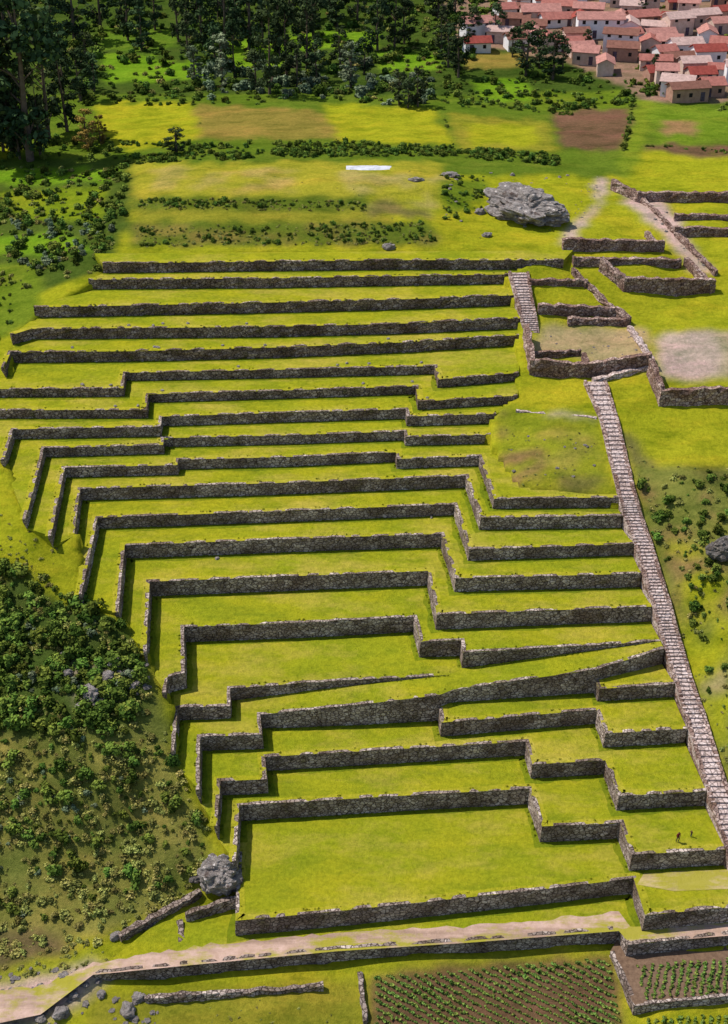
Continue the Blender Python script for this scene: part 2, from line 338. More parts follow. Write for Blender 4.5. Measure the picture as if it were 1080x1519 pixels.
LIME=(.37,.365,.018);YEL=(.40,.36,.02);GRN=(.17,.30,.016);MID=(.16,.22,.018);DRK=(.08,.12,.018);SCR=(.21,.22,.045);OLV=(.29,.27,.027);SOIL=(.19,.105,.06);OLB=(.29,.22,.045);PINK=(.60,.43,.38);TAN=(.44,.34,.17);BRN=(.27,.175,.07)
regions=[
 ([(-400,-200),(1500,-200),(1500,140),(640,150),(-400,150)],(.065,.105,.016)),
 ([(-400,140),(1500,140),(1500,260),(-400,260)],(.13,.19,.018)),
 ([(640,-60),(1500,-60),(1500,150),(960,150),(840,90),(670,60)],(.30,.19,.13)),
 ([(-400,235),(200,235),(190,330),(160,400),(60,430),(0,470),(-400,470)],DRK),
 ([(0,285),(155,275),(150,325),(30,330)],(.22,.28,.015)),([(-60,400),(60,385),(60,470),(0,500),(-60,520)],MID),
 ([(-60,255),(60,250),(180,250),(170,268),(-60,275)],GRN),([(-60,350),(90,345),(140,375),(-60,380)],GRN),
 ([(140,155),(285,150),(302,205),(190,228),(150,200)],LIME),([(288,155),(480,165),(500,206),(300,205)],OLB),([(478,150),(640,160),(672,215),(500,208)],LIME),
 ([(665,170),(810,178),(828,222),(680,222)],OLV),([(690,180),(790,185),(800,215),(700,215)],LIME),([(815,165),(938,160),(925,222),(835,222)],SOIL),
 ([(690,78),(780,80),(782,102),(690,102)],OLB),([(700,120),(780,115),(790,150),(720,152)],GRN),([(790,135),(925,135),(930,160),(800,165)],MID),
 ([(150,82),(230,80),(235,122),(160,125)],GRN),([(222,92),(300,88),(310,115),(235,120)],GRN),([(430,48),(560,45),(560,72),(430,75)],GRN),([(150,42),(260,42),(260,72),(150,75)],(.12,.2,.018)),([(320,60),(420,60),(420,100),(330,105)],GRN),
 ([(0,180),(30,180),(30,230),(0,235)],LIME),([(560,80),(650,80),(655,105),(560,105)],GRN),
 ([(955,150),(1100,165),(1100,205),(980,215)],(.18,.26,.02)),([(950,212),(1300,225),(1300,243),(960,228)],SOIL),([(925,215),(950,225),(1300,245),(1300,285),(930,262)],LIME),([(945,150),(965,150),(960,200),(940,262),(915,262),(925,215)],(.2,.26,.02)),
 ([(985,180),(1030,180),(1030,200),(985,200)],(.35,.2,.09)),
 ([(195,240),(660,240),(660,292),(195,292)],(.37,.335,.03)),([(220,245),(450,250),(430,285),(230,282)],(.42,.33,.08),1),([(500,250),(662,255),(640,325),(540,322)],(.43,.35,.10),1),([(195,292),(540,292),(545,316),(195,312)],(.13,.17,.02)),([(195,312),(560,314),(600,330),(195,330)],OLV),([(190,328),(640,330),(650,362),(190,366)],(.13,.17,.02)),([(540,290),(610,295),(650,335),(560,335)],(.20,.17,.05),1),([(195,330),(650,330),(650,366),(195,366)],(.22,.19,.04),1),
 ([(650,265),(720,265),(720,300),(660,320)],MID),([(880,262),(898,262),(893,300),(840,365),(824,362),(883,300)],PINK),
 ([(800,484),(955,488),(970,545),(880,560),(870,530),(790,520)],TAN),([(975,500),(1100,490),(1200,560),(980,562)],(.50,.39,.25)),([(985,495),(1060,490),(1075,562),(985,562)],PINK),
 ([(925,285),(990,300),(1020,350),(1055,405),(1030,405),(985,345),(930,300)],PINK),
 ([(765,605),(885,618),(885,622),(765,611)],PINK),
 ([(735,600),(890,625),(915,735),(740,735)],(.27,.29,.02)),([(738,610),(810,640),(800,730),(742,725)],BRN,1),([(800,630),(880,640),(890,700),(810,690)],(.34,.30,.05),1),([(830,695),(905,695),(910,730),(830,730)],(.17,.16,.04),1),
 ([(915,640),(935,690),(960,800),(1000,800),(970,700),(940,640)],(.19,.17,.05)),
 ([(935,690),(1300,700),(1300,1180),(1080,1180),(1030,1000),(960,800)],SCR),([(985,790),(1080,850),(1080,930),(1010,900)],LIME),([(940,720),(1050,730),(1060,800),(960,800)],BRN,1),([(1030,690),(1080,700),(1080,730),(1040,725)],(.12,.13,.03)),([(980,820),(1100,840),(1100,900),(1000,900)],BRN,1),([(1020,950),(1080,960),(1080,1020),(1040,1020)],TAN),([(1000,920),(1300,930),(1300,1150),(1080,1150)],LIME,1),
 ([(-400,870),(30,850),(90,890),(190,930),(245,1040),(260,1120),(300,1220),(310,1280),(230,1350),(100,1400),(0,1440),(-400,1440)],(.17,.185,.04)),
 ([(-400,870),(30,850),(90,890),(190,930),(225,1040),(180,1080),(0,1090),(-400,1090)],(.075,.11,.022)),
 ([(60,1250),(200,1270),(280,1330),(150,1390),(0,1400)],(.20,.20,.045)),([(-100,1100),(250,1100),(300,1330),(100,1400),(-100,1400)],(.29,.26,.06),1),([(90,985),(150,990),(160,1040),(120,1050)],(.33,.27,.18)),([(-50,1370),(60,1380),(120,1410),(0,1440),(-60,1440)],(.15,.12,.05)),
 ([(-400,1462),(0,1462),(60,1450),(130,1425),(160,1440),(130,1470),(60,1519),(-400,1600)],PINK),
 ([(550,1443),(700,1432),(905,1418),(930,1540),(930,1700),(560,1700)],SOIL),
 ([(130,1480),(540,1450),(545,1700),(130,1700)],OLV),
]
col=np.tile(np.array(LIME),(len(x),1)); ju=(vnoise(x/2.5,y/2.5,5)-.5)*14+(vnoise(x/1.1,y/1.1,15)-.5)*6; jv=(vnoise(x/2.5,y/2.5,6)-.5)*8+(vnoise(x/1.1,y/1.1,16)-.5)*4
org=vnoise(x/4,y/3,21)*.6+vnoise(x/1.6,y/1.4,22)*.4
for rg in regions:
    poly,c=rg[:2]
    m=inpoly(pu+ju,pv+jv,poly)&(y>20)
    if len(rg)>2: m&=org>.52
    col[m]=c
cg=col.reshape(ny,nx,3)
for _ in range(2):
    pz=np.pad(cg,((1,1),(1,1),(0,0)),mode='edge'); cg=(pz[1:-1,1:-1]*2+pz[:-2,1:-1]+pz[2:,1:-1]+pz[1:-1,:-2]+pz[1:-1,2:])/6
col=cg.reshape(-1,3)
ca=np.ones((len(x),4)); ca[:,:3]=col
at=me.color_attributes.new('col','FLOAT_COLOR','POINT'); at.data.foreach_set('color',ca.ravel())
me.materials.append(M_ground); gob=bpy.data.objects.new('ground',me); scene.collection.objects.link(gob)
# ---------------------------------------------------------------- stairs
def stairs(name,tab,rise,curb=.15):
    e=empty(name); tot=tab[0][3]-tab[-1][3]; ns=int(tot/rise)
    Ls=[P3(l,v,z) for v,l,r,z in tab]; Rs=[P3(r,v,z) for v,l,r,z in tab]; zs=[t[3] for t in tab]
    def at(z):
        for i in range(len(zs)-1):
            if zs[i]>=z>=zs[i+1]:
                f=(zs[i]-z)/(zs[i]-zs[i+1]); return [np.array(q[i])*(1-f)+np.array(q[i+1])*f for q in (Ls,Rs)]
        return [np.array(Ls[-1]),np.array(Rs[-1])]
    v=[];f=[]
    for s in range(ns):
        z0=zs[0]-tot*s/ns; z1=zs[0]-tot*(s+1)/ns
        (a,b),(c,d)=at(z0-1e-6),at(z1+1e-6); o=len(v); j=random.uniform(-.04,.04)
        v+=[(a[0],a[1],z0+j),(b[0],b[1],z0+j),(d[0],d[1],z0+j),(c[0],c[1],z0+j),(d[0],d[1],z1-.1),(c[0],c[1],z1-.1),(a[0],a[1],z0-2.5),(b[0],b[1],z0-2.5),(d[0],d[1],z0-2.5),(c[0],c[1],z0-2.5)]
        f+=[(o,o+3,o+2,o+1),(o+3,o+5,o+4,o+2),(o,o+6,o+9,o+3),(o+1,o+2,o+8,o+7)]
    new_obj('steps',v,f,M_step,e)
    for side,q,nm in ((0,Ls,'kerb_a'),(1,Rs,'kerb_b')):
        pts=[(p[0],p[1],p[2]+curb,p[2]-2.2) for p in q]
        vv,ff=wall_mesh(pts if side==0 else pts[::-1],thick=.5,jit=.07,step=.9,below=.3,batter=0)
        new_obj(nm,vv,ff,M_stone_brown,e)
    return e
stairs('stone_stairway',ST,.21)
stairs('stone_stairway',[(404,754,785,Z[18]+.3),(440,764,790,Z[17]+.1),(472,772,797,Z[16]),(495,776,800,Z[15]+.1)],.22)
# ---------------------------------------------------------------- road ribbon
def ribbon(name,lo,up,mat):
    n=len(lo); v=lo+up; f=[(i,i+1,n+i+1,n+i) for i in range(n-1)]; return new_obj(name,v,f,mat)
zr=Z[-1]+.03
def jag(pts,a=2.5,st=12):
    out=[]
    for p,q in zip(pts[:-1],pts[1:]):
        m=max(1,int(abs(q[0]-p[0])/st))
        for i in range(m):
            t=i/m; out.append((p[0]+(q[0]-p[0])*t,p[1]+(q[1]-p[1])*t+(random.uniform(-a,a) if (i or p is not pts[0]) else 0),p[2]+(q[2]-p[2])*t))
    out.append(pts[-1]); return out
KU=[-60,60,138,300,500,700,918,935,1080,1300]
lo=jag(list(zip(KU,[1530,1505,1446,1430,1411,1398,1381,1400,1388,1366],[-4.5,-3.8]+[zr]*8)),0)
st0=random.getstate()
up=jag(list(zip(KU,[1478,1462,1430,1402,1384,1374,1352,1374,1366,1346],[-4.0,-3.3]+[zr]*8)),3.2)
ribbon('dirt_road',[P3(*p) for p in lo],[P3(*p) for p in up],M_dirt)
ribbon('worn_grass_path',[P3(u,v,.03) for u,v in [(945,1312),(1000,1322),(1090,1318),(1200,1315)]],[P3(u,v,.03) for u,v in [(955,1296),(1010,1292),(1090,1290),(1200,1288)]],M_path)
# ---------------------------------------------------------------- free walls on ground (ruins)
def fwall(px,h,thick=.9,mat=M_stone_brown,name='ruined_stone_wall',jit=.15):
    g=Gv([p[0] for p in px],[p[1] for p in px])
    pts=[(p[0],p[1],p[2]+h*random.uniform(.88,1.1),p[2]-.3) for p in g]
    v,f=wall_mesh(pts,thick=thick,jit=jit,step=.8,batter=.04); return new_obj(name,v,f,mat)
fwall([(785,556),(865,560),(885,558),(965,546)],2.4); fwall([(790,530),(862,528)],1.0,.6); fwall([(776,500),(786,556)],2.2); fwall([(862,535),(866,556)],1.6)
fwall([(960,555),(978,602),(1090,600),(1250,596)],2.6)
fwall([(798,466),(912,470),(930,484)],1.5); fwall([(842,484),(930,484)],1.2); fwall([(868,424),(912,470)],1.0,.6)
fwall([(785,424),(872,426)],1.1); fwall([(872,426),(850,405)],1.0,.6)
fwall([(888,402),(925,432),(1060,434)],2.2); fwall([(1060,434),(1020,392)],1.3); fwall([(850,395),(1010,398)],1.5); fwall([(835,372),(985,374)],1.9); fwall([(985,374),(960,350)],1.0,.6)
fwall([(905,282),(945,300),(1090,303),(1250,300)],2.0); fwall([(940,290),(1000,350)],.9,.7); fwall([(1000,328),(1100,330),(1250,328)],1.2); fwall([(1000,350),(1100,352),(1250,350)],1.5);fwall([(1000,350),(1060,410)],.9,.7)
fwall([(930,488),(965,540)],.7,.8,M_step); fwall([(880,570),(965,548)],.6,.8,M_step)
fwall([(765,612),(885,622)],.25,.5,M_step,'stone_edging',.08)
fwall([(277,1370),(352,1347)],1.4,.7,M_stone); fwall([(277,1420),(270,1370)],.8,.6,M_stone); fwall([(180,1398),(300,1330)],1.0,.7,M_stone)
fwall([(215,1488),(480,1470)],.8,.5,M_stone); fwall([(545,1519),(537,1445)],.5,.5,M_stone)
zf=Z[-2]+.5
fr=[P3(u,v,zf) for u,v in [(905,1412),(925,1455),(941,1492),(1080,1478),(1300,1460)]]
bk=[(p[0],p[1]+.3,zf) for p in W[-1][4:]]
tread('tilled_field',fr+bk[::-1],M_soil); rwall(wz(fr,zf-1.6),verge=False)
# ---------------------------------------------------------------- foliage sources
def leafmesh(name,clumps,nper,size,mat,seed,flat=.65,trunk=None):
    r=np.random.default_rng(seed); V=[];vals=[]
    for (cx,cy,cz,rad) in clumps:
        m=nper; d=r.normal(size=(m,3)); d/=np.linalg.norm(d,axis=1)[:,None]; rr=rad*r.uniform(.45,1.05,(m,1)); c=np.array([cx,cy,cz])+d*rr*np.array([1,1,.8])
        nn=d+r.normal(size=(m,3))*.55+np.array([0,0,.35]); nn/=np.linalg.norm(nn,axis=1)[:,None]
        a=np.cross(nn,r.normal(size=(m,3))); a/=np.linalg.norm(a,axis=1)[:,None]; b=np.cross(nn,a)
        s=size*r.uniform(.5,1.3,(m,1)); a=a*s; b=b*s*flat
        V.append(np.stack([c-a-b*.3,c-b,c+a+b*.2,c+b],1).reshape(-1,3))
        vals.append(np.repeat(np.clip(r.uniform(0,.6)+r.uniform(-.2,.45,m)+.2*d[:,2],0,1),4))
    V=np.concatenate(V); vals=np.concatenate(vals); nq=len(V)//4
    verts=V.tolist(); faces=[(4*i,4*i+1,4*i+2,4*i+3) for i in range(nq)]
    if trunk:
        o=len(verts); tv,tf=trunk; verts+=tv; faces+=[tuple(i+o for i in f) for f in tf]; vals=np.concatenate([vals,np.zeros(len(tv))])
    me=bpy.data.meshes.new(name); me.from_pydata(verts,[],faces); me.materials.append(mat)
    if trunk:
        me.materials.append(M_bark); me.polygons.foreach_set('material_index',[0]*nq+[1]*len(trunk[1]))
    at=me.attributes.new('v','FLOAT','POINT'); at.data.foreach_set('value',vals.astype(np.float32)); me.update(); return me
def tube(pts,rads,seg=6):
    v=[];f=[]
    for i,(p,r) in enumerate(zip(pts,rads)):
        for k in range(seg): a=2*math.pi*k/seg; v.append((p[0]+math.cos(a)*r,p[1]+math.sin(a)*r,p[2]))
    for i in range(len(pts)-1):
        for k in range(seg): f.append((i*seg+k,i*seg+(k+1)%seg,(i+1)*seg+(k+1)%seg,(i+1)*seg+k))
    return v,f
def srccol(name,meshes):
    c=bpy.data.collections.new(name)
    for i,m in enumerate(meshes): c.objects.link(bpy.data.objects.new(m.name,m))
    return c
def bushes(mat,nm,k=5,n=40,size=.17,h=.6):
    out=[]
    for i in range(k):
        r=random.Random(i*13+5); cl=[]
        for j in range(9):
            a=r.uniform(0,6.28);d=r.uniform(0,.75); cl.append((math.cos(a)*d,math.sin(a)*d*r.uniform(.6,1),r.uniform(.1,h+.25*(1-d)),r.uniform(.2,.5)))
        out.append(leafmesh(nm,cl,n,size,mat,i+3))
    return srccol(nm+'_src',out)
C_bush=bushes(M_bush,'bush'); C_scrub=bushes(M_scrub,'scrub',5,26,.16,.3); C_grey=bushes(M_grey,'grey_shrub')
def tuftmesh(nm,mat,seed,n=20,h=.3,r0=.3,w=.05):
    r=random.Random(seed);v=[];f=[];vals=[]
    for i in range(n):
        a=r.uniform(0,6.28);d=r.uniform(0,r0);x,y=math.cos(a)*d,math.sin(a)*d; lx,ly=r.uniform(-.4,.4),r.uniform(-.4,.4); t=r.uniform(0,3.14); wx,wy=math.cos(t)*w,math.sin(t)*w; hh=h*r.uniform(.5,1.1); o=len(v)
        v+=[(x-wx,y-wy,-.05),(x+wx,y+wy,-.05),(x+lx*hh+wx*.3,y+ly*hh+wy*.3,hh),(x+lx*hh-wx*.6,y+ly*hh-wy*.6,hh*.8)]; f.append((o,o+1,o+2,o+3)); vals+=[r.uniform(0,.5)]*2+[r.uniform(.4,1)]*2
    me=bpy.data.meshes.new(nm); me.from_pydata(v,[],f); me.materials.append(mat); at=me.attributes.new('v','FLOAT','POINT'); at.data.foreach_set('value',vals); return me
C_tuft=srccol('tuft_src',[tuftmesh('tuft',M_tuft,i) for i in range(4)])
C_crop=srccol('crop_src',[leafmesh('crop',[(0,0,.12,.16),(.1,.05,.14,.12)],12,.10,M_crop,i+60) for i in range(3)])
def scatter(name,pts,scl,col,zs=None):
    pts=np.asarray(pts); m=len(pts)
    me=bpy.data.meshes.new(name); me.from_pydata(pts.tolist(),[],[])
    a=me.attributes.new('scl','FLOAT_VECTOR','POINT'); s=np.asarray(scl).reshape(-1,1)*np.ones((m,3)); s[:,2]*=rng.uniform(.65,1.2,m) ; a.data.foreach_set('vector',s.astype(np.float32).ravel())
    r=np.zeros((m,3)); r[:,2]=rng.uniform(0,6.28,m); a=me.attributes.new('rotv','FLOAT_VECTOR','POINT'); a.data.foreach_set('vector',r.astype(np.float32).ravel())
    ob=bpy.data.objects.new(name,me); scene.collection.objects.link(ob)
    ng=bpy.data.node_groups.new(name+'_gn','GeometryNodeTree'); ng.interface.new_socket('Geometry',in_out='INPUT',socket_type='NodeSocketGeometry'); ng.interface.new_socket('Geometry',in_out='OUTPUT',socket_type='NodeSocketGeometry')
    gi=ng.nodes.new('NodeGroupInput');go=ng.nodes.new('NodeGroupOutput'); ci=ng.nodes.new('GeometryNodeCollectionInfo'); ci.inputs[0].default_value=col; ci.inputs[1].default_value=True; ci.inputs[2].default_value=True
    ip=ng.nodes.new('GeometryNodeInstanceOnPoints'); ip.inputs['Pick Instance'].default_value=True
    na=ng.nodes.new('GeometryNodeInputNamedAttribute'); na.data_type='FLOAT_VECTOR'; na.inputs[0].default_value='scl'
    nb=ng.nodes.new('GeometryNodeInputNamedAttribute'); nb.data_type='FLOAT_VECTOR'; nb.inputs[0].default_value='rotv'
    l=ng.links.new; l(gi.outputs[0],ip.inputs['Points']); l(ci.outputs[0],ip.inputs['Instance']); l(na.outputs[0],ip.inputs['Scale']); l(nb.outputs[0],ip.inputs['Rotation']); l(ip.outputs[0],go.inputs[0])
    md=ob.modifiers.new('inst','NODES'); md.node_group=ng; return ob
def samp(poly,n):
    us=[p[0] for p in poly];vs=[p[1] for p in poly]; U=rng.uniform(min(us),max(us),n*4);V=rng.uniform(min(vs),max(vs),n*4)
    w=.35+.65*(vnoise(U/28,V/16,9)>.42); m=inpoly(U,V,poly)&(rng.uniform(0,1,len(U))<w); return U[m][:n],V[m][:n]
def region(specs):
    P_=[];S_=[]
    for poly,n,lo,hi in specs:
        U,V=samp(poly,n); g=Gv(U,V); P_.append(g); S_.append(lo+(hi-lo)*rng.uniform(0,1,len(g))**1.7)
    p=np.concatenate(P_); p[:,2]-=.1; s=np.concatenate(S_)
    k=~(inpoly(p[:,0],p[:,1],mask)&(dpoly(p[:,0],p[:,1],mask)>.8)); return p[k],s[k]
def line(px,w,n,lo,hi):
    up=[(u,v-w) for u,v in px]; dn=[(u,v+w) for u,v in px][::-1]; return (up+dn,n,lo,hi)
p,s=region([([(-150,845),(40,835),(100,880),(190,930),(228,1040),(180,1080),(-150,1090)],560,.5,1.9),
 ([(-150,1080),(200,1060),(255,1120),(300,1240),(300,1300),(200,1330),(-150,1420)],280,.3,1.5),
 ([(-150,240),(190,245),(185,330),(150,400),(-150,430)],430,.5,1.6),
 line([(185,238),(400,228),(650,225),(830,240)],6,560,.4,1.2),line([(180,215),(300,218),(500,215),(680,222),(830,235)],4,260,.4,1.1),
 line([(205,300),(540,305)],6,150,.3,.8),([(200,340),(400,335),(640,330),(650,358),(200,366)],200,.25,.8),
 ([(-200,-60),(700,-60),(650,140),(280,145),(100,150),(-200,140)],800,.8,2.5),([(100,140),(700,125),(660,152),(120,158)],130,.5,1.4),([(-100,195),(180,205),(180,240),(-100,240)],70,.5,1.8),
 ([(650,100),(800,110),(1000,130),(940,160),(800,160),(660,160)],190,.5,1.6),line([(670,150),(800,165),(930,150)],4,90,.5,1.2),line([(940,150),(925,225)],6,60,.5,1.3),
 line([(288,150),(303,208)],2,14,.3,.7),line([(655,165),(675,218)],3,22,.3,.8),line([(480,163),(500,208)],1,6,.3,.5),
 line([(955,215),(1100,228)],2,60,.3,.8),line([(850,170),(815,165)],3,15,.5,1),
 ([(650,260),(720,260),(720,310),(660,330)],70,.3,.9),
 ([(940,700),(1250,700),(1250,950),(1040,950),(990,860)],140,.3,1.3),([(1030,960),(1250,960),(1250,1160),(1090,1160)],60,.3,1.0),
 ([(-60,400),(50,420),(0,520),(-60,520)],50,.3,1.0),([(640,0),(750,0),(700,90),(650,90)],80,1,2.2),
 ([(850,100),(1000,125),(1200,165),(1200,185),(1000,150),(850,120)],80,.6,1.5),([(730,0),(1300,0),(1300,150),(960,110),(740,60)],90,.6,1.4)])
scatter('green_bushes',p,s,C_bush)
p,s=region([([(-150,860),(60,850),(190,935),(250,1100),(315,1240),(300,1320),(180,1390),(60,1420),(-150,1440)],1900,.2,1.05),
 ([(940,690),(1250,690),(1250,1180),(1090,1180),(1010,950)],320,.2,.8),([(-150,250),(190,245),(160,400),(-150,470)],260,.4,1.1),([(200,335),(640,330),(650,362),(200,366)],340,.2,.6),line([(205,302),(545,306)],8,240,.2,.6),
 ([(-200,0),(700,0),(650,140),(-200,140)],220,.8,1.6),([(230,1225),(320,1290),(300,1400),(200,1400)],110,.15,.5),([(0,760),(110,830),(60,850),(0,850)],60,.15,.5),
 ([(-50,1400),(120,1400),(180,1420),(60,1450),(-50,1460)],120,.2,.6),([(745,630),(880,645),(890,720),(760,720)],110,.12,.35),([(540,80),(650,80),(650,150),(540,150)],30,.6,1.4),([(915,640),(990,700),(990,820),(960,800)],40,.15,.5),
 ([(200,245),(860,250),(850,370),(200,300)],120,.1,.3),([(130,1490),(540,1475),(540,1560),(130,1560)],90,.1,.35)])
ex=[]
for k in range(15,20):
    w_=W[k]
    for i in range(len(w_)-1):
        a=np.array(w_[i]);b=np.array(w_[i+1]);m=int(np.hypot(*(b-a)[:2])*.9)
        for t in rng.uniform(0,1,m): q=a+(b-a)*t; q[2]-=rng.choice([0,0,.4,1.0,1.5]); q[1]+=.1; ex.append(q)
ex=np.array(ex); p=np.concatenate([p,ex]); s=np.concatenate([s,rng.uniform(.12,.35,len(ex))])
scatter('dry_scrub',p,s,C_scrub)
p,s=region([([(285,80),(560,85),(560,145),(300,148)],90,1.2,2.8),([(560,110),(640,110),(640,155),(570,155)],14,1.5,2.6),([(0,330),(180,330),(100,400),(0,400)],30,.7,1.5),([(-100,900),(160,930),(210,1040),(-100,1050)],60,.4,1.2),([(-100,1080),(200,1080),(280,1300),(-100,1400)],50,.3,.8)])
scatter('grey_shrubs',p,s,C_grey)
tp=[]
for w in allwalls:
    for i in range(len(w)-1):
        a=np.array(w[i]);b=np.array(w[i+1]);d=np.hypot(*(b-a)[:2]); m=int(d/.45)
        if m<1: continue
        nrm=np.array([-(b-a)[1],(b-a)[0]])/max(d,1e-6)
        t=rng.uniform(0,1,m); q=a+(b-a)*t[:,None]; hh=q[:,2]-q[:,3]
        o=-(.05*hh+rng.uniform(.05,.35,m)); tp.append(np.stack([q[:,0]+nrm[0]*o,q[:,1]+nrm[1]*o,q[:,3]],1))
        m2=m//4; t=rng.uniform(0,1,m2); q=a+(b-a)*t[:,None]; tp.append(np.stack([q[:,0]+nrm[0]*.62,q[:,1]+nrm[1]*.62,q[:,2]],1))
tp=np.concatenate(tp); tp=tp[tp[:,2]>-2.3]; scatter('grass_tufts',tp,rng.uniform(.3,.75,len(tp)),C_tuft)
cr=[]
g0=np.array(G(600,1450)[:2]); g1=np.array(G(720,1519)[:2]); dr=(g1-g0)/np.linalg.norm(g1-g0); nr_=np.array([-dr[1],dr[0]])
for i in range(-80,100):
    for j in range(-100,140):
        q=g0+nr_*i*.8+dr*j*.27+rng.normal(size=2)*.05; cr.append(q)
cr=np.array(cr); zc=gz(cr[:,0],cr[:,1]); uu,vv=proj(cr[:,0],cr[:,1],zc); m=inpoly(uu,vv,[(556,1450),(700,1438),(900,1424),(925,1530),(930,1640),(560,1640)])
cp1=np.column_stack([cr[m],zc[m]])
cr=[];g0=np.array(P(1000,1440,zf)); dr=np.array([.35,1]);dr=dr/np.linalg.norm(dr); nr_=np.array([-dr[1],dr[0]])
for i in range(-50,50):
    for j in range(-60,60): cr.append(g0+nr_*i*.8+dr*j*.3+rng.normal(size=2)*.05)
cr=np.array(cr); zc=np.full(len(cr),zf); uu,vv=proj(cr[:,0],cr[:,1],zc); m=inpoly(uu,vv,[(945,1434),(1300,1405),(1300,1455),(955,1484)])
cp2=np.column_stack([cr[m],zc[m]])
cr=[];g0=np.array(G(1020,1510)[:2])
for i in range(-50,50):
    for j in range(-60,60): cr.append(g0+nr_*i*.8+dr*j*.3+rng.normal(size=2)*.05)
cr=np.array(cr); zc=gz(cr[:,0],cr[:,1]); uu,vv=proj(cr[:,0],cr[:,1],zc); m=inpoly(uu,vv,[(960,1512),(1300,1492),(1300,1600),(960,1620)])
cp3=np.column_stack([cr[m],zc[m]])
cpp=np.concatenate([cp1,cp2,cp3]); kk=vnoise(cpp[:,0]/3,cpp[:,1]/3,11)
scatter('crop_rows',cpp,rng.uniform(.5,1.0,len(cpp))+kk*.7,C_crop)
# ---------------------------------------------------------------- trees
def euc(i,mat=M_euc):
    r=random.Random(100+i); Ht=10.0; cl=[]; tv,tf=tube([(0,0,-.5),(.1,0,Ht*.3),(.2,.1,Ht*.6),(.25,.1,Ht*.92)],[.22,.16,.1,.03])
    for k in range(32):
        h=r.uniform(.08,1.0); w=(.5+1.6*math.sin(math.pi*min(1,(h+.02)*.95))**.8)*r.uniform(.3,1); a=r.uniform(0,6.28); c=(math.cos(a)*w*.9,math.sin(a)*w*.9,h*Ht)
        cl.append((*c,r.uniform(.35,.85)))
        if k%2==0:
            v,f=tube([(.12,0,max(.1,c[2]-1.3)),(c[0]*.5,c[1]*.5,c[2]-.6),(c[0],c[1],c[2])],[.08,.05,.02],4); o=len(tv); tv+=v; tf+=[tuple(q+o for q in ff) for ff in f]
    return leafmesh('tree',cl,65,.2,mat,200+i,trunk=(tv,tf))
E=[euc(i) for i in range(5)]; EO=euc(9,M_orange); EG=euc(10,M_grey)
def tree(u,v,hpx,me,name='eucalyptus_tree',wide=1.0):
    g=G(u,v); fw=g[1]*C-(g[2]-H)*S; hm=hpx/(F/fw)/.93
    o=bpy.data.objects.new(name,me); o.location=g; s=hm/10; o.scale=(s*wide,s*wide,s); o.rotation_euler=(0,0,random.uniform(0,6.28)); scene.collection.objects.link(o)
tl=[(45,238,235),(18,232,180),(72,205,170),(-15,240,240),(100,195,110),(85,110,110),(-60,230,230),(-50,150,200),(60,232,120),(30,236,100),(5,225,110),
(110,60,110),(150,45,100),(190,60,80),(230,45,80),(265,62,80),(300,70,110),(335,75,110),(370,80,120),(400,140,125),(425,120,110),(455,105,100),(348,120,80),(390,60,100),(10,60,110),(50,60,120),(130,110,60),(120,150,70),(95,140,80),
(210,75,60),(280,85,60),(320,100,60),(440,130,60),(470,120,55),(505,100,55),(540,110,50),(415,85,90),(380,135,55),
(560,75,90),(585,70,80),(600,65,60),(500,40,70),(530,30,60),(680,115,80),(665,100,60),(780,112,72),(820,118,68),(735,60,50),(620,158,52),(592,156,48),(605,160,40),(650,30,70),(140,135,50),(465,55,75),(490,25,70),(570,20,70),(800,100,55),(700,60,45),(835,100,40),(950,25,30),(970,110,28),(870,75,30),(760,85,40),(655,75,50)]
for i,(u,v,h) in enumerate(tl): tree(u,v,h,E[i%5],wide=random.uniform(.75,1.15) if h>75 else 1.4)
tree(130,222,55,EO,'autumn_tree',1.5); tree(150,215,40,EO,'autumn_tree',1.3)
tree(262,228,38,E[1],'shade_tree',2.2); tree(330,120,60,EG,'grey_tree',1.6);tree(520,130,60,EG,'grey_tree',1.6); tree(290,125,50,EG,'grey_tree',1.5)
bp=[];bs=[]
for i in range(130):
    u=rng.uniform(-250,680); v=rng.uniform(-70,45)
    if 430<u<560 and v>40: continue
    bp.append(G(u,v)); bs.append(rng.uniform(.9,1.8))
scatter('distant_tree_mass',bp,bs,srccol('dist_src',[E[0],E[2],E[3]]))
# ---------------------------------------------------------------- houses
def roofmat(name,c):
    m,nt,b=nodes(name); tc=nt.nodes.new('ShaderNodeTexCoord').outputs['Object']
    w=N(nt,'ShaderNodeTexWave',Scale=1.6,Distortion=.6); w.bands_direction='X'; nt.links.new(tc,w.inputs['Vector'])
    f=noisef(nt,tc,1.2,.35,.65,6,.75); cc=mixc(nt,f,c,tuple(q*.6 for q in c)); cc=mixc(nt,w.outputs['Fac'],mixc(nt,1.0,cc,(.75,.75,.75),'MULTIPLY'),cc)
    nt.links.new(cc,BC(b)); bump(nt,b,w.outputs['Fac'],.5,.1); return m
RM=[roofmat('roof_tiles_pink',(.64,.31,.26)),roofmat('roof_tiles_pale',(.76,.53,.47)),roofmat('roof_tiles_red',(.42,.10,.08)),roofmat('roof_tiles_brown',(.34,.16,.12)),roofmat('roof_tiles_rose',(.56,.22,.18))]
WM=[plain('whitewash',(.82,.81,.82),(.7,.68,.68),.6),plain('adobe',(.45,.27,.2),(.32,.18,.13),1),plain('adobe_light',(.66,.5,.43),(.5,.36,.28),1)]
M_dark=plain('dark_opening',(.03,.025,.025),(.02,.02,.02)); M_door=plain('wood_door',(.12,.10,.16),(.08,.05,.04),2)
def box(x0,x1,y0,y1,z0,z1):
    v=[(x,y,z) for z in(z0,z1) for x,y in((x0,y0),(x1,y0),(x1,y1),(x0,y1))]
    return v,[(3,2,1,0),(4,5,6,7),(0,1,5,4),(1,2,6,5),(2,3,7,6),(3,0,4,7)]
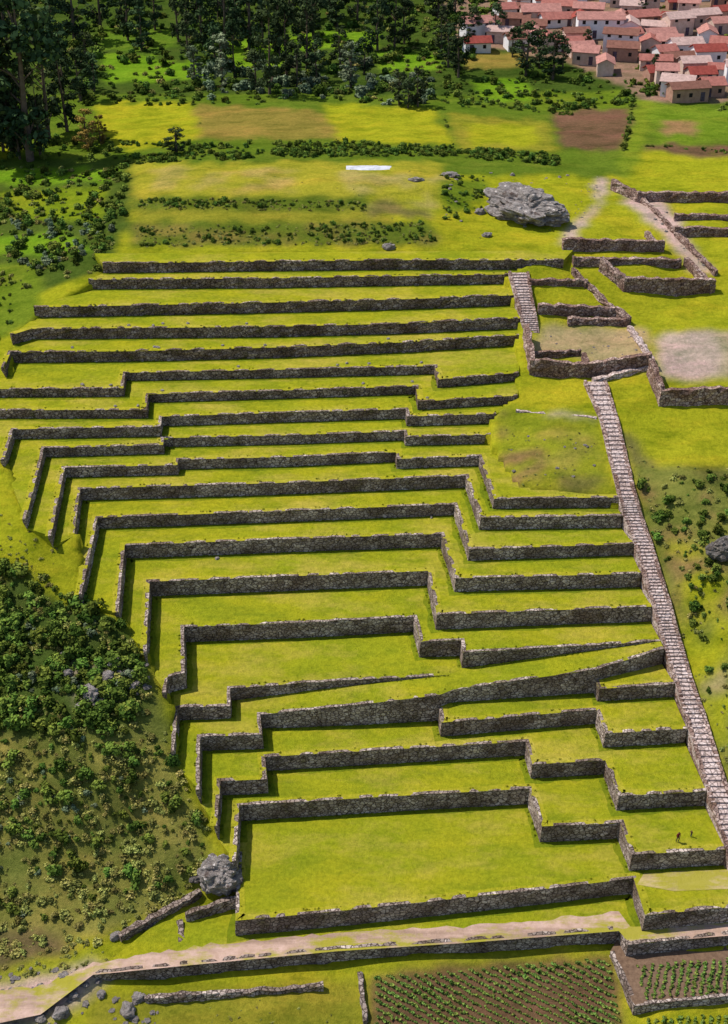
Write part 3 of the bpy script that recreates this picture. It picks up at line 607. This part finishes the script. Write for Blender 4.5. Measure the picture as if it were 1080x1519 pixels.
def house(g,w,d,h,rot,rm,wm):
    e=empty('village_house',g); e.rotation_euler=(0,0,rot); rh=d*.24
    v,f=box(-w/2,w/2,-d/2,d/2,-1.5,h); f=[q for i,q in enumerate(f) if i!=1]; o=len(v)
    v+=[(-w/2,0,h+rh),(w/2,0,h+rh)]; f+=[(4,o,7),(5,6,o+1)]; new_obj('walls',v,f,wm,e)
    ov=.4;t=.14; zz0=h-ov*.48; v=[];f=[]
    for s in(-1,1):
        o=len(v); q=[(-w/2-ov,s*(d/2+ov),zz0),(w/2+ov,s*(d/2+ov),zz0),(w/2+ov,0,h+rh+.03),(-w/2-ov,0,h+rh+.03)]
        v+=q+[(a,b,c+t) for a,b,c in q]; f+=[(o,o+1,o+2,o+3),(o+4,o+5,o+6,o+7),(o,o+1,o+5,o+4),(o+1,o+2,o+6,o+5),(o+3,o,o+4,o+7)]
    new_obj('roof',v,f,rm,e)
    v=[];f=[]; nwin=max(2,int(w/2.6)); dr=random.randrange(nwin); floors=2 if h>4.3 else 1
    for fl in range(floors):
        for k in range(nwin):
            cx=-w/2+(k+.5)*w/nwin
            if fl==0 and k==dr: continue
            for s in(-1,1):
                bv,bf=box(cx-.4,cx+.4,s*(d/2+.0)-.03,s*(d/2)+.03,1.0+fl*2.5,1.9+fl*2.5); o=len(v); v+=bv; f+=[tuple(i+o for i in q) for q in bf]
    new_obj('windows',v,f,M_dark,e)
    cx=-w/2+(dr+.5)*w/nwin; bv,bf=box(cx-.5,cx+.5,-d/2-.04,-d/2+.03,0,2.0); new_obj('door',bv,bf,M_door,e)
rows=[(0,755),(12,738),(24,718),(36,704),(48,690),(60,682),(72,682),(84,835),(95,850),(106,868),(117,955),(128,965),(139,980),(151,990),(-16,780),(-32,780)]
hs=[(*G(888,52)[:2],9),(*G(1004,140)[:2],5),(*G(800,30)[:2],7)]
for v,u0 in rows:
    u=u0+random.uniform(0,14)
    while u<1330:
        w=random.uniform(4.5,9); wpx=w*6.3; lim=1090 if v>105 else 1330
        if random.random()<.96 and u<lim:
            g=G(u+wpx/2,v+random.uniform(-4,4))
            if all(abs(g[0]-q[0])>(w+q[2])/2*.8 or abs(g[1]-q[1])>4.7 for q in hs):
                r=random.choice([0.12,-.2,.3,1.45,-.1,.2,-.3]); hs.append((g[0],g[1],w))
                house(g,w if abs(r)<1 else min(w,6.5),random.uniform(3.6,4.8),random.choice([2.2,2.5,2.8,3,4.4]),r,random.choice([RM[0],RM[1],RM[4],RM[0],RM[4],RM[2],RM[3],RM[2]]),random.choice([WM[0],WM[0],WM[2],WM[1],WM[2]]))
        u+=wpx*.8+random.uniform(-10,4)
g=G(888,54); house(g,11.5,5,4.8,-.02,RM[0],WM[0]); g=G(1004,142); house(g,7,4.5,3.6,-.35,RM[1],WM[0]); g=G(800,32); house(g,10,5.5,3.2,.05,RM[0],WM[2])
# ---------------------------------------------------------------- rocks
def rockmat(name,a,b_,c):
    m,nt,b=nodes(name); tc=nt.nodes.new('ShaderNodeTexCoord').outputs['Object']
    f=noisef(nt,tc,1.1,.35,.60,8,.75,(1,1,2.5)); cc=mixc(nt,f,a,b_); g=noisef(nt,tc,.5,.52,.66,6,.7,(1,1,2.5)); cc=mixc(nt,g,cc,c); nt.links.new(cc,BC(b)); bump(nt,b,f,1,.5); return m
M_rock=rockmat('limestone',(.28,.24,.22),(.68,.61,.57),(.16,.11,.09)); M_rock2=rockmat('limestone_dark',(.14,.12,.11),(.42,.38,.35),(.12,.08,.06))
def rock(g,sx,sy,sz,rot,mat,seed,sub=4,amp=.35,sink=.3,name='boulder'):
    bpy.ops.mesh.primitive_ico_sphere_add(subdivisions=sub,radius=1); o=bpy.context.object; o.name=name; o.data.name=name
    for v in o.data.vertices:
        p=v.co.copy(); q=p*1.3+Vector((seed*7.1,seed*3.3,0))
        d=noise.noise(q)*amp+noise.noise(q*2.3)*amp*.6
        rdg=1-abs(noise.noise(Vector((p.x*sx*.7,p.y*sy*.7,p.z*sz*1.6))+Vector((seed,0,0))))*2
        d+=-.22*amp*max(0,rdg-.6)*2.5+noise.noise(q*6)*amp*.25
        p=p*(1+d); v.co=Vector((p.x*sx,p.y*sy,max(p.z,-.6)*sz))
    o.location=(g[0],g[1],g[2]+sz*(1-sink*2)*.6); o.rotation_euler=(0,0,rot); o.data.materials.append(mat); return o
o=rock(G(780,318),7.4,4.8,3.1,-.5,M_rock,1,6,.38,.35,'limestone_outcrop'); o.rotation_euler=(.1,.13,-.5); o.location.z+=.5
rock(G(712,316),1.0,.8,.7,.3,M_rock,2); rock(G(668,262),1.8,1,.7,0,M_rock,3); rock(G(617,268),1.4,.7,.5,0,M_rock,4); rock(G(577,368),1.0,.7,.7,.2,M_rock,5); rock(G(722,350),.9,.6,.5,.2,M_rock,6)
gb=P3(329,1318,-1.9); o=rock(gb,2.5,2.1,2.5,0,M_rock,8,5,.35,.3); o.location.z=.15; rock(G(1070,822),2.0,1.6,1.8,.3,M_rock2,9,5); rock(G(290,1305),.7,.6,.5,.3,M_rock2,10)
for i,(u,v,s) in enumerate([(172,985,1.1),(160,1005,.9),(135,1030,1.4),(100,1000,.8),(215,1010,.7),(190,1500,1.0),(205,1480,.7),(90,1505,1.0),(150,1475,.6),(60,1512,.7),(172,1390,.7),(320,828,.35),(155,500,.3),(95,1450,.7),(640,766,.25),(1095,838,1.2),(760,260,.5),(60,1465,.5),(25,1495,.6),(110,1478,.6),(120,1050,.8),(10,1505,.5),(35,1470,.4),(128,1462,.4)]):
    g={320:P3(322,829,Z[6]),640:P3(640,768,Z[7]),155:P3(155,500,Z[15])}[u] if u in (320,640,155) else G(u,v)
    rock(g,s,s*.8,s*.7,i,M_rock,20+i,3)
for i in range(26):
    k=random.choice([13,14,15,16]); u=random.uniform(100,740); v=np.interp(u,[p[0] for p in L[k]],[p[1] for p in L[k]])-random.uniform(3,7); rock(P3(u,v,Z[k]),.3,.25,.2,i,M_rock,50+i,2,name='fallen_stone')
rub=[leafless for leafless in []]
rm_=[]
for i in range(3):
    bpy.ops.mesh.primitive_ico_sphere_add(subdivisions=2,radius=1); o=bpy.context.object
    for v in o.data.vertices: v.co=v.co*(1+noise.noise(v.co*1.5+Vector((i*5,0,0)))*.5); v.co.z*=.6
    o.data.materials.append(M_rock); rm_.append(o.data); bpy.data.objects.remove(o)
C_rub=srccol('rubble_src',rm_)
rp=[];rs=[]
for poly,nn,lo_,hi_ in [([(-60,1450),(130,1425),(170,1440),(110,1519),(-60,1560)],120,.1,.45),([(170,1480),(230,1470),(240,1519),(160,1519)],25,.1,.5),([(90,960),(220,970),(230,1040),(110,1050)],30,.2,.6),([(925,285),(1000,310),(1055,405),(985,345)],50,.1,.35),([(870,262),(895,262),(890,310),(830,365)],30,.08,.2),([(790,490),(960,490),(960,545),(800,545)],30,.08,.25),([(650,250),(850,260),(850,350),(660,330)],30,.1,.4),([(740,640),(880,650),(890,720),(750,720)],14,.1,.3)]:
    U,V=samp(poly,nn); g=Gv(U,V); rp.append(g); rs.append(rng.uniform(lo_,hi_,len(g)))
scatter('stone_rubble',np.concatenate(rp),np.concatenate(rs),C_rub)
g=G(547,251); v=[];f=[]
for i in range(13):
    for j in range(5):
        v.append((-4.3+8.6*i/12,-1.9+3.8*j/4,.25+.12*noise.noise(Vector((i*.6,j*.7,0)))+ (0 if 0<j<4 else -.15)))
for i in range(12):
    for j in range(4): a=i*5+j; f.append((a,a+5,a+6,a+1))
o=new_obj('white_tarpaulin',v,f,plain('tarp',(.62,.63,.68),(.42,.43,.47),.8)); o.location=g
# ---------------------------------------------------------------- people
def person(loc,rot,h,top,leg,lean=0):
    J={'pel':(0,0,.52),'chest':(0,.01,.72),'neck':(0,.01,.84),'head':(0,-.01,.93),
    'shL':(.115,0,.80),'elL':(.15,.02,.63),'haL':(.14,-.05,.48),'shR':(-.115,0,.80),'elR':(-.15,.02,.63),'haR':(-.13,-.07,.50),
    'hipL':(.06,0,.5),'knL':(.065,-.05,.28),'anL':(.07,.02,.04),'toL':(.075,-.07,.015),'hipR':(-.06,0,.5),'knR':(-.06,.02,.28),'anR':(-.065,.09,.05),'toR':(-.07,.01,.015)}
    names=list(J); R={'pel':.075,'chest':.085,'neck':.035,'head':.062,'shL':.042,'shR':.042,'elL':.03,'elR':.03,'haL':.022,'haR':.022,'hipL':.06,'hipR':.06,'knL':.042,'knR':.042,'anL':.028,'anR':.028,'toL':.022,'toR':.022}
    ed=[('pel','chest'),('chest','neck'),('neck','head'),('chest','shL'),('shL','elL'),('elL','haL'),('chest','shR'),('shR','elR'),('elR','haR'),('pel','hipL'),('hipL','knL'),('knL','anL'),('anL','toL'),('pel','hipR'),('hipR','knR'),('knR','anR'),('anR','toR')]
    me=bpy.data.meshes.new('person'); me.from_pydata([tuple(c*h for c in J[n]) for n in names],[(names.index(a),names.index(b)) for a,b in ed],[])
    ob=bpy.data.objects.new('person',me); scene.collection.objects.link(ob)
    sk=ob.modifiers.new('s','SKIN')
    for i,nm in enumerate(names): r=R[nm]*h; me.skin_vertices[0].data[i].radius=(r,r*.85); me.skin_vertices[0].data[i].use_root=(nm=='pel')
    ob.modifiers.new('ss','SUBSURF').levels=1
    dg=bpy.context.evaluated_depsgraph_get(); m2=bpy.data.meshes.new_from_object(ob.evaluated_get(dg)); ob.modifiers.clear(); ob.data=m2
    for m in (top,leg,M_skin,M_hair): m2.materials.append(m)
    for p in m2.polygons:
        c=p.center/h; p.material_index=0 if c.z<.83 else (2 if c.z<.90 or (c.y<-.03 and c.z<.955) else 3)
        if c.z<.53 and abs(c.x)<.115: p.material_index=1
        if c.z<.535 and abs(c.x)>=.115: p.material_index=2
        p.use_smooth=True
    v=[];f=[]
    for sx,hn in ((1,'haL'),(-1,'haR')):
        b=J[hn]
        for k in range(5):
            L_=(.045,.05,.053,.048,.035)[k]; y0=-.016+.008*k
            tip=(b[0]-sx*.015,b[1]-.04,b[2]-.035) if k==0 else (b[0]-sx*.008,b[1]+y0,b[2]-.02-L_)
            tv,tf=tube([((b[0])*h,(b[1]+y0)*h,(b[2]-.005)*h),(b[0]*h,(b[1]+y0*1.1)*h,(b[2]-.02-L_*.4)*h),tuple(q*h for q in tip)],[.0055*h,.005*h,.003*h],5); o=len(v); v+=tv; f+=[tuple(i+o for i in q) for q in tf]
    new_obj('fingers',v,f,M_skin,ob)
    ob.location=loc; ob.rotation_euler=(0,0,rot)
M_skin=plain('skin',(.38,.22,.15),(.34,.2,.13)); M_hair=plain('hair',(.02,.015,.012))
person(P3(1005,1249,Z[1]+.02),.5,1.72,plain('red_jacket',(.16,.03,.03)),plain('dark_trousers',(.03,.03,.04)))
person(P3(1025,1241,Z[1]+.02),2.2,1.1,plain('brown_jacket',(.12,.06,.04)),plain('blue_trousers',(.04,.05,.08)))
# ---------------------------------------------------------------- light, world, camera
sd=Vector((-.72,.30,1.15)).normalized()
sun=bpy.data.lights.new('sun','SUN'); sun.energy=4.9; sun.angle=math.radians(.5); sun.color=(1,.94,.85)
so=bpy.data.objects.new('sun',sun); so.rotation_euler=sd.to_track_quat('Z','Y').to_euler(); so.location=(0,0,200); scene.collection.objects.link(so)
w=bpy.data.worlds.new('World'); scene.world=w; w.use_nodes=True; nt=w.node_tree; sk=nt.nodes.new('ShaderNodeTexSky'); sk.sky_type='NISHITA'; sk.sun_disc=False
sk.sun_elevation=math.asin(sd.z); sk.sun_rotation=math.atan2(sd.x,sd.y); bg=nt.nodes['Background']; bg.inputs[1].default_value=.13; nt.links.new(sk.outputs[0],bg.inputs[0])
cam=bpy.data.cameras.new('camera'); cam.sensor_fit='VERTICAL'; cam.sensor_height=24; cam.lens=24*F/1519; cam.clip_end=6000; cam.clip_start=1
co=bpy.data.objects.new('camera',cam); co.location=(0,0,H); co.rotation_euler=(math.pi/2-PITCH,0,0); scene.collection.objects.link(co); scene.camera=co
scene.view_settings.view_transform='Standard'; scene.view_settings.look='None'; scene.view_settings.exposure=0
